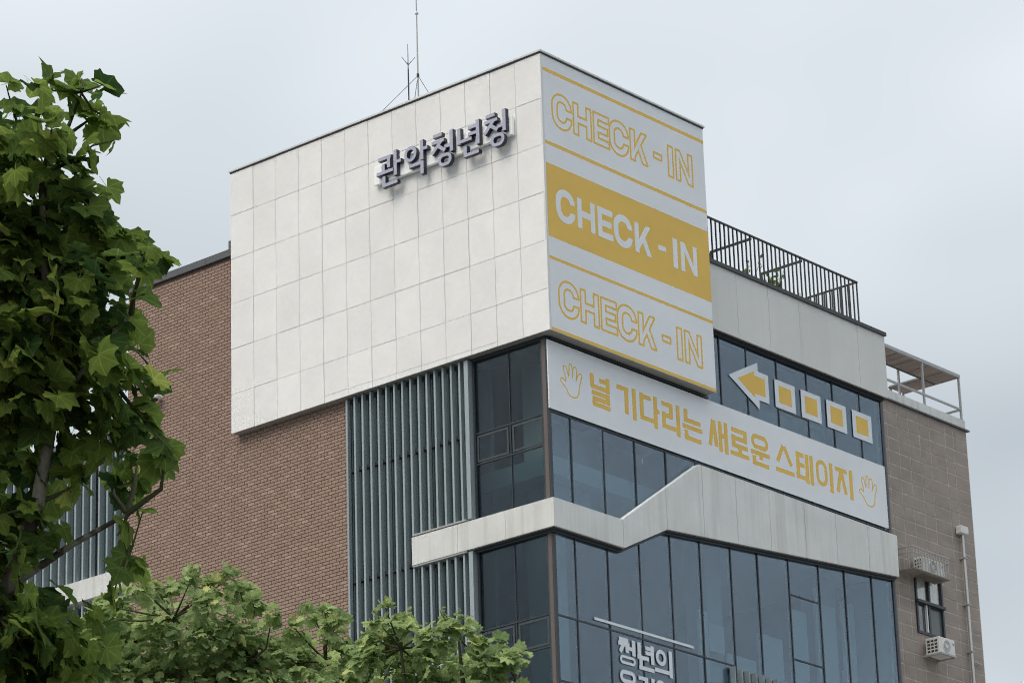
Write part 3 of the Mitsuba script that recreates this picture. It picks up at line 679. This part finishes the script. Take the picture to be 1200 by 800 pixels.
# roof shelter of the tiled building
RS = 'roof_shelter'
tag(RS, 'open steel frame shelter with brown boarded roof on top of the tiled building', 'roof shelter')
put(RS + '__roof_sheet', join([boxmesh(TX - 0.60, TX + 0.02, 11.2, 14.03, 26.345, 26.375), boxmesh(-1.80, TX - 0.605, 13.50, 14.028, 26.345, 26.374)]), 'galvanised')
for k in range(5):
    block(RS + '__board', TX - 0.59, TX - 0.02, 11.25 + 0.56 * k, 11.245 + 0.56 * (k + 1) - 0.02, 26.315, 26.343, 'pergola_board')
for k in range(2):
    block(RS + '__board', -1.78, TX - 0.62, 13.52 + 0.25 * k, 13.76 + 0.25 * k, 26.312, 26.342, 'pergola_board')
for y in (11.22, 12.62, 13.99):
    block(RS + '__post', TX - 0.02, TX + 0.02, y - 0.02, y + 0.02, 25.366, 26.30, 'galvanised')
for x, y in ((TX - 0.60, 12.62), (-1.78, 13.99), (-1.78, 13.52)):
    block(RS + '__post', x - 0.02, x + 0.02, y - 0.02, y + 0.02, 25.1, 26.30, 'galvanised')
block(RS + '__rail', TX - 0.018, TX + 0.018, 11.24, 13.97, 25.57, 25.61, 'galvanised')
block(RS + '__rail', -1.76, TX - 0.022, 13.972, 14.008, 25.57, 25.61, 'galvanised')
block(RS + '__rail', TX - 0.025, TX + 0.025, 11.2, 14.02, 26.302, 26.343, 'galvanised')
block(RS + '__rail', TX - 0.62, TX - 0.585, 11.2, 14.0, 26.302, 26.34, 'coping_metal')
block(RS + '__rail', -1.80, TX - 0.03, 13.985, 14.02, 26.302, 26.342, 'galvanised')
block(RS + '__rail', -1.80, TX - 0.63, 13.47, 13.505, 26.302, 26.342, 'coping_metal')

# ------------------------------------------------------------------ plane tree leaves
def leaf_outline(r):
    tips = [(-2.35, 0.60), (-1.40, 0.88), (-0.70, 0.96), (0.0, 1.06), (0.70, 0.96), (1.40, 0.88), (2.35, 0.60)]
    out = []
    for i, (a, rad) in enumerate(tips):
        rad *= r.uniform(0.92, 1.08)
        if i:
            pa, pr = tips[i - 1]
            m = (a + pa) / 2 + r.uniform(-0.05, 0.05)
            out.append((m, (0.74 + 0.05 * (abs(m) < 1)) * r.uniform(0.93, 1.07)))
        out.append((a - 0.19, rad * 0.86 * r.uniform(0.95, 1.05)))
        out.append((a, rad))
        out.append((a + 0.19, rad * 0.86 * r.uniform(0.95, 1.05)))
    return [(math.sin(a) * q, math.cos(a) * q) for a, q in out]
def leaf_mesh(seed, tone):
    r = random.Random(seed)
    o = np.array(leaf_outline(r)) * 0.5
    o[:, 0] *= 1.02
    mid = o * 0.52
    p2 = np.vstack([[(0, 0.0)], mid, o])
    fold, droop, cup = r.uniform(0.05, 0.30), r.uniform(0.15, 0.95), r.uniform(-0.3, 0.5)
    ph = r.uniform(0, 6)
    d = np.hypot(p2[:, 0], p2[:, 1])
    z = fold * np.abs(p2[:, 0]) - droop * d ** 2 + cup * p2[:, 0] ** 2 + 0.075 * np.sin(5 * np.arctan2(p2[:, 0], p2[:, 1]) + ph) * d
    v = np.column_stack([p2, z])
    n = len(o)
    f = [[0, 1 + i + 1, 1 + i] for i in range(n - 1)]
    for i in range(n - 1):
        f += [[1 + i, 1 + i + 1, 1 + n + i + 1], [1 + i, 1 + n + i + 1, 1 + n + i]]
    uv = np.column_stack([np.clip(p2[:, 0], -0.49, 0.49) + 0.5 + tone, p2[:, 1] + 0.0])
    # short stalk
    s = np.array([[-0.008, 0, 0], [0.008, 0, 0], [0.006, -0.34, 0.06], [-0.006, -0.34, 0.06]])
    k = len(v)
    v = np.vstack([v, s]); f += [[k, k + 1, k + 2], [k, k + 2, k + 3]]
    uv = np.vstack([uv, np.full((4, 2), [tone + 0.5, 0.2])])
    return v, np.array(f), uv
LEAVES = [leaf_mesh(100 + i, i) for i in range(28)]
LEAF_SHAPES = {m: [mikit.ply(trimesh.Trimesh(v, f, process=False), m, True, uv=uv) for v, f, uv in LEAVES] for m in ('leaf', 'light_leaf')}
EYE = np.array([37.5705, -45.5295, 1.6])
AXIS = np.array([1.2485, -2.5413, 22.402]) - EYE
AXIS /= np.linalg.norm(AXIS)
EDGE_TWIGS = [(23.89, -33.1, 10.07), (24.18, -33.21, 9.9), (24.04, -32.98, 9.67), (23.98, -32.97, 9.83), (23.87, -32.91, 9.42), (23.77, -32.83, 9.4), (23.97, -32.56, 9.1), (23.91, -32.55, 9.06), (24.13, -32.89, 8.73), (23.91, -32.74, 8.68), (23.93, -32.54, 8.38), (24.04, -32.71, 8.26), (24.06, -32.57, 7.92), (23.7, -32.29, 8.01), (23.49, -32.22, 7.74), (23.47, -32.25, 7.46), (23.58, -32.45, 7.32), (23.52, -32.36, 7.65), (23.5, -32.46, 7.18), (23.8, -33.25, 10.03), (23.88, -33.48, 9.91), (23.58, -33.4, 10.03), (23.8, -32.64, 9.18), (23.67, -32.33, 8.29), (23.73, -32.51, 8.6)]
def nearness(p):          # distance from the viewpoint for what stands in view, very large for the rest
    d = p - EYE
    r = np.linalg.norm(d)
    side = d - AXIS * (d @ AXIS)
    return r + (0 if abs(side[0] * 0.764 + side[1] * 0.645) < 0.143 * r and abs(side[2]) < 0.092 * r else 1e6)

def frame(tip, nrm):
    y = tip / np.linalg.norm(tip)
    z = nrm - y * (nrm @ y); z /= np.linalg.norm(z)
    x = np.cross(y, z)
    return np.stack([x, y, z], 1)

def plane_tree(key, label, sprays, bodies, size, per, seed, trunk, limbs, trunk_r, leaf='leaf', tip_shoots=(), edge=()):
    rng = np.random.default_rng(seed)
    tag(key, label, 'tree')
    put(key + '__trunk', tube(trunk, trunk_r, 12), 'bark', 50)
    for l, r in limbs:
        put(key + '__branch', tube(l, r, 8), 'twig_bark' if leaf == 'light_leaf' else 'bark', 50)
    centre = np.mean([s[:3] for s in sprays], 0) if bodies is None else np.array(bodies[0][:3])
    items, edge_twigs = [], []
    def grow(c, r, n, shell):
        for _ in range(n):
            u = rng.normal(size=3); u /= np.linalg.norm(u)
            q = r * rng.uniform(shell, 1.0) ** 0.6
            p = c + u * q * np.array([1, 1, 0.95])
            out = (p - centre); out /= np.linalg.norm(out)
            tip = 0.55 * u + 0.45 * out + np.array([0, 0, -0.55]) + rng.normal(scale=0.45, size=3)
            nrm = 0.55 * out + np.array([0, 0, 0.75]) + rng.normal(scale=0.45, size=3)
            if np.linalg.norm(np.cross(tip / np.linalg.norm(tip), nrm / np.linalg.norm(nrm))) < 0.2: nrm = nrm + np.array([0.5, 0.4, 0.3])
            s = size * rng.uniform(0.50, 1.20)
            items.append((p, frame(tip, nrm) * s, rng.integers(0, 28), 1))
    for sx, sy, sz, r in sprays:
        n = max(3, int(per * (r / size) ** 1.7))
        grow(np.array([sx, sy, sz]), r, n, 0.15)
    for e in edge:
        grow(np.array(e), 0.05, 2, 0.1)
        near = min(sprays, key=lambda q: (q[0] - e[0]) ** 2 + (q[1] - e[1]) ** 2 + (q[2] - e[2]) ** 2)
        edge_twigs.append((near[:3], e))
    for bx, by, bz, r, n, sh in (bodies or ()):
        grow(np.array([bx, by, bz]), r, n, sh)
    # twigs from the nearest limb to each spray
    pts = np.vstack([np.asarray(l) for l, _ in limbs])
    tw = []
    for sx, sy, sz, r in sprays:
        c = np.array([sx, sy, sz])
        q = pts[np.argmin(np.linalg.norm(pts - c, axis=1))]
        m = (q + c) / 2 + rng.normal(scale=0.04, size=3)
        tw.append(tube([q, m, c + (c - q) / max(np.linalg.norm(c - q), .1) * r * 0.5], [0.016 * size / .2, 0.011 * size / .2, 0.004], 5))
    for a, b in edge_twigs:
        tw.append(tube([a, (np.array(a) + b) / 2 + rng.normal(scale=0.015, size=3), b], [0.008, 0.006, 0.003], 5))
    put(key + '__twigs', join(tw), 'twig_bark', True); tag(key + '__twigs', kind='stuff')
    # the leaves nearest to the eye are parts, the rest one mass
    order = sorted(range(len(items)), key=lambda i: nearness(items[i][0]))
    chosen = set(order[:300])
    for i in order[:300]:
        p, m, v, _ = items[i]
        M4 = np.eye(4); M4[:3, :3] = m; M4[:3, 3] = p
        reuse(key + '__leaf', LEAF_SHAPES[leaf][v], T(M4))
    V, Fc, U, k = [], [], [], 0
    for i, (p, m, v, _) in enumerate(items):
        if i in chosen: continue
        a, f, uv = LEAVES[v]
        V.append(a @ m.T + p); Fc.append(f + k); U.append(uv); k += len(a)
    put(key + '__crown', trimesh.Trimesh(np.vstack(V), np.vstack(Fc), process=False), leaf, True, uv=np.vstack(U)); tag(key + '__crown', kind='stuff')
    # pale young shoots at twig tips
    for p in tip_shoots:
        ms = []
        for _ in range(5):
            a, f, _u = LEAVES[rng.integers(0, 28)]
            tip = np.array([0, 0, 0.7]) + rng.normal(scale=0.6, size=3)
            R = frame(tip, rng.normal(size=3)) * size * rng.uniform(0.18, 0.38)
            ms.append(trimesh.Trimesh(a @ R.T + np.array(p) + rng.normal(scale=0.025, size=3), f, process=False))
        put(key + '__shoot', join(ms), 'shoot', True)

SA = [(23.12, -32.83, 8.36, 0.22), (23.15, -32.79, 8.0, 0.16), (23.1, -32.9, 7.68, 0.18), (23.44, -32.76, 8.14, 0.18), (23.65, -32.59, 8.13, 0.13), (23.61, -32.66, 8.31, 0.15), (23.04, -32.62, 7.81, 0.1), (23.16, -32.84, 8.19, 0.2), (22.94, -32.72, 7.55, 0.16), (23.4, -32.62, 7.85, 0.11), (23.37, -32.76, 8.39, 0.2), (23.54, -32.59, 8.06, 0.15), (23.03, -32.43, 6.83, 0.2), (22.85, -32.63, 6.93, 0.25), (23.94, -33.15, 9.95, 0.11), (23.35, -33.11, 9.96, 0.14), (24.03, -33.45, 9.6, 0.15), (23.66, -32.8, 9.98, 0.14), (23.74, -33.38, 9.51, 0.24), (23.89, -33.13, 9.56, 0.17), (23.42, -32.9, 9.43, 0.25), (23.89, -33.03, 9.3, 0.12), (23.78, -32.88, 9.2, 0.17), (24.31, -33.0, 8.87, 0.1), (23.71, -32.62, 9.13, 0.18), (23.46, -33.06, 9.0, 0.27), (23.82, -32.99, 8.87, 0.27), (23.59, -32.56, 8.91, 0.15), (23.5, -33.14, 8.55, 0.27), (23.63, -32.84, 8.59, 0.24), (23.95, -32.94, 8.43, 0.14), (23.95, -32.54, 8.38, 0.07), (23.91, -32.8, 8.29, 0.16), (23.53, -33.04, 8.28, 0.24), (23.41, -32.47, 8.3, 0.17), (23.91, -32.62, 8.11, 0.11), (23.81, -32.36, 8.0, 0.06), (23.33, -32.12, 8.09, 0.13), (23.21, -32.17, 7.95, 0.15), (23.17, -32.68, 7.6, 0.11), (23.18, -32.9, 7.41, 0.14), (23.48, -32.32, 7.44, 0.07), (23.2, -32.9, 6.98, 0.24), (23.04, -32.57, 7.13, 0.19), (23.05, -32.35, 6.98, 0.13), (22.85, -32.46, 6.88, 0.28)]
SB = [(7.93, -18.37, 12.98, 0.14), (7.98, -18.3, 12.81, 0.22), (7.93, -18.44, 12.48, 0.22), (8.66, -18.76, 12.79, 0.2), (10.48, -16.8, 12.69, 0.16), (10.09, -16.2, 12.56, 0.18), (9.79, -16.51, 13.04, 0.14), (8.65, -18.0, 13.2, 0.22), (9.66, -18.01, 13.08, 0.18), (9.3, -17.16, 13.18, 0.2), (8.38, -18.86, 12.55, 0.1), (8.61, -18.78, 12.97, 0.12), (8.12, -18.06, 13.3, 0.16), (9.25, -18.78, 13.02, 0.16), (8.65, -18.21, 13.43, 0.06), (8.71, -17.79, 13.33, 0.14), (9.61, -18.31, 13.18, 0.12), (9.82, -18.31, 12.84, 0.2), (9.85, -17.93, 13.25, 0.09), (9.45, -17.31, 13.27, 0.16), (9.64, -17.3, 13.07, 0.14), (10.24, -17.65, 12.71, 0.12), (10.07, -17.09, 12.71, 0.14), (10.09, -16.6, 12.98, 0.1), (10.37, -16.83, 12.65, 0.14), (10.2, -16.43, 12.61, 0.14), (7.52, -17.9, 12.71, 0.31), (8.28, -18.06, 12.9, 0.28), (8.96, -18.16, 12.79, 0.3), (9.48, -18.11, 12.54, 0.32), (9.61, -17.68, 12.7, 0.28), (9.66, -17.17, 12.58, 0.28), (9.48, -16.41, 12.65, 0.26), (9.87, -16.24, 12.39, 0.24), (8.62, -18.38, 12.25, 0.3), (8.31, -17.25, 12.52, 0.35), (9.41, -17.34, 12.29, 0.34), (9.56, -16.65, 12.44, 0.28)]
SC = [(12.07, -18.04, 11.78, 0.19), (12.04, -17.95, 12.05, 0.11), (12.52, -17.45, 11.9, 0.21), (12.29, -17.69, 12.09, 0.17), (13.24, -17.06, 11.68, 0.17), (12.47, -18.29, 12.06, 0.09), (12.43, -18.08, 12.26, 0.08), (11.86, -17.32, 12.3, 0.13), (12.23, -17.5, 12.29, 0.08), (12.81, -17.91, 11.9, 0.13), (12.04, -17.84, 11.97, 0.17), (12.64, -17.36, 12.26, 0.08), (13.06, -17.62, 12.06, 0.11), (12.56, -16.86, 12.25, 0.12), (12.95, -17.72, 11.86, 0.17), (12.94, -17.13, 11.89, 0.15), (13.0, -16.84, 11.99, 0.09), (13.16, -16.81, 11.79, 0.13), (13.05, -16.52, 11.88, 0.1), (11.89, -17.25, 11.91, 0.27), (12.01, -16.66, 11.9, 0.29), (13.05, -17.13, 11.58, 0.25), (11.63, -17.61, 11.8, 0.21)]
plane_tree('plane_tree', 'large dark plane tree with big drooping leaves hiding the left end of the brick wall', SA,
           [(21.75, -33.4, 8.45, 1.40, 3400, 0.4), (21.75, -33.3, 7.0, 1.15, 1500, 0.4), (21.6, -33.6, 9.9, 1.3, 1800, 0.4), (23.25, -33.34, 9.60, 0.44, 127, 0.1), (23.24, -33.07, 9.38, 0.5, 105, 0.1), (23.3, -32.98, 9.01, 0.55, 127, 0.1), (23.19, -33.0, 8.56, 0.55, 127, 0.1), (23.38, -32.86, 9.18, 0.36, 54, 0.1), (23.44, -32.77, 8.82, 0.33, 45, 0.1), (22.76, -33.18, 7.9, 0.42, 80, 0.1), (22.64, -32.99, 7.31, 0.42, 80, 0.1), (22.82, -32.63, 6.88, 0.6, 151, 0.1), (23.03, -32.49, 6.97, 0.4, 67, 0.1), (23.28, -32.75, 8.5, 0.3, 37, 0.1)], 0.248, 28.0, 3,
           [(21.9, -33.7, 0.0), (21.95, -33.65, 3.0), (22.15, -33.45, 5.6), (22.5, -33.15, 6.8)],
           [([(22.5, -33.15, 6.8), (22.95, -32.75, 7.30), (23.18, -32.75, 7.75), (23.42, -32.85, 8.25), (23.5, -33.0, 8.9), (23.55, -33.1, 9.6)], [0.085, 0.06, 0.042, 0.036, 0.026, 0.015]),
            ([(22.95, -32.75, 7.30), (23.2, -32.5, 7.55), (23.5, -32.35, 7.7)], [0.028, 0.02, 0.012]),
            ([(22.3, -33.3, 6.2), (21.6, -33.5, 7.6), (21.4, -33.8, 9.4)], [0.08, 0.06, 0.03]),
            ([(23.42, -32.85, 8.25), (23.7, -32.8, 8.5), (23.95, -32.75, 8.7)], [0.02, 0.015, 0.008])],
           [0.17, 0.15, 0.12, 0.09], edge=EDGE_TWIGS)
TB = [(s[0], s[1], s[2] + s[3] * 1.0) for s in SB[:26]]
plane_tree('plane_tree_001', 'broad plane tree in front of the brick wall with upright shoots at its top', SB,
           [(8.6, -17.3, 11.2, 1.5, 1500, 0.5), (7.6, -17.4, 11.0, 1.5, 1200, 0.5), (9.9, -17.0, 11.0, 1.3, 1100, 0.5), (8.19, -18.1, 12.03, 0.9, 421, 0.1), (8.68, -17.33, 12.17, 0.95, 469, 0.1), (9.52, -16.9, 11.88, 0.95, 469, 0.1), (10.23, -16.48, 11.67, 0.9, 421, 0.1), (8.6, -17.95, 12.44, 0.5, 130, 0.1), (9.23, -17.45, 12.51, 0.55, 157, 0.1)], 0.215, 44.0, 13,
           [(8.3, -17.1, 0.0), (8.35, -17.1, 5.0), (8.5, -17.2, 9.0), (8.6, -17.3, 11.0)],
           [([(8.5, -17.2, 9.0), (9.2, -17.3, 10.8), (9.6, -17.4, 12.3)], [0.09, 0.06, 0.02]), ([(8.5, -17.2, 9.0), (8.2, -17.6, 11.0), (8.3, -18.0, 12.6)], [0.09, 0.06, 0.02]), ([(8.6, -17.3, 11.0), (8.9, -17.8, 12.0), (9.2, -18.2, 12.8)], [0.06, 0.04, 0.015]), ([(8.5, -17.2, 9.0), (9.4, -16.7, 11.0), (10.1, -16.6, 12.4)], [0.07, 0.05, 0.015])],
           [0.22, 0.20, 0.14, 0.09], 'light_leaf', TB)
TC = [(s[0], s[1], s[2] + s[3] * 1.0) for s in SC[:14]]
plane_tree('plane_tree_002', 'smaller lighter plane tree in front of the louvres and corner glass', SC,
           [(12.1, -16.9, 10.7, 1.2, 1300, 0.5), (12.9, -16.7, 10.5, 1.1, 900, 0.5), (11.68, -17.33, 11.2, 0.85, 404, 0.1), (12.42, -17.0, 11.21, 0.85, 404, 0.1), (12.93, -16.73, 10.97, 0.75, 315, 0.1), (12.17, -17.14, 11.63, 0.45, 113, 0.1)], 0.205, 44.0, 23,
           [(12.3, -16.6, 0.0), (12.3, -16.6, 5.0), (12.35, -16.7, 8.5), (12.4, -16.8, 10.4)],
           [([(12.35, -16.7, 8.5), (12.1, -17.3, 10.6), (12.3, -17.7, 11.9)], [0.07, 0.05, 0.015]), ([(12.4, -16.8, 10.4), (12.7, -17.1, 11.3), (12.8, -17.3, 12.0)], [0.05, 0.035, 0.012]), ([(12.35, -16.7, 8.5), (12.9, -16.6, 10.4), (13.1, -16.7, 11.6)], [0.06, 0.04, 0.012])],
           [0.18, 0.16, 0.11, 0.07], 'light_leaf', TC)

# ------------------------------------------------------------------ planting behind the roof railing
def roof_shrub(key, label, x, y, z, h, n, seed):
    rng = np.random.default_rng(seed)
    tag(key, label, 'shrub', 'shrubs behind the roof railing')
    st, lv, fs, us, k = [], [], [], [], 0
    for _ in range(n):
        top = np.array([x, y, z]) + np.array([rng.uniform(-.25, .25), rng.uniform(-.3, .3), h * rng.uniform(0.5, 1.0)])
        st.append(tube([(x, y, z - 0.4), (np.array([x, y, z]) + top) / 2 + rng.normal(scale=.04, size=3), top], [0.012, 0.008, 0.003], 5))
        for q in np.linspace(0.35, 1, 7):
            p = np.array([x, y, z - 0.2]) * (1 - q) + top * q
            a, f, uv = LEAVES[rng.integers(0, 28)]
            R = frame(rng.normal(size=3) + [0, 0, .4], rng.normal(size=3)) * np.array([0.085, 0.16, 0.13]) * rng.uniform(.7, 1.2)
            lv.append(a @ R.T + p + rng.normal(scale=.03, size=3)); fs.append(f + k); us.append(uv); k += len(a)
    put(key + '__stems', join(st), 'bark', True)
    put(key + '__foliage', trimesh.Trimesh(np.vstack(lv), np.vstack(fs), process=False), 'leaf', True, uv=np.vstack(us))
roof_shrub('roof_shrub', 'sparse leafy shrub behind the black railing near its middle stay', -1.0, 8.45, 26.55, 0.80, 15, 4)
roof_shrub('roof_shrub_001', 'thinner shrub poking up behind the railing left of the other shrub', -1.1, 7.75, 26.6, 0.85, 8, 6)
roof_shrub('roof_shrub_002', 'low shrub tip just above the parapet right of the other shrubs', -1.0, 8.95, 26.45, 0.62, 8, 8)
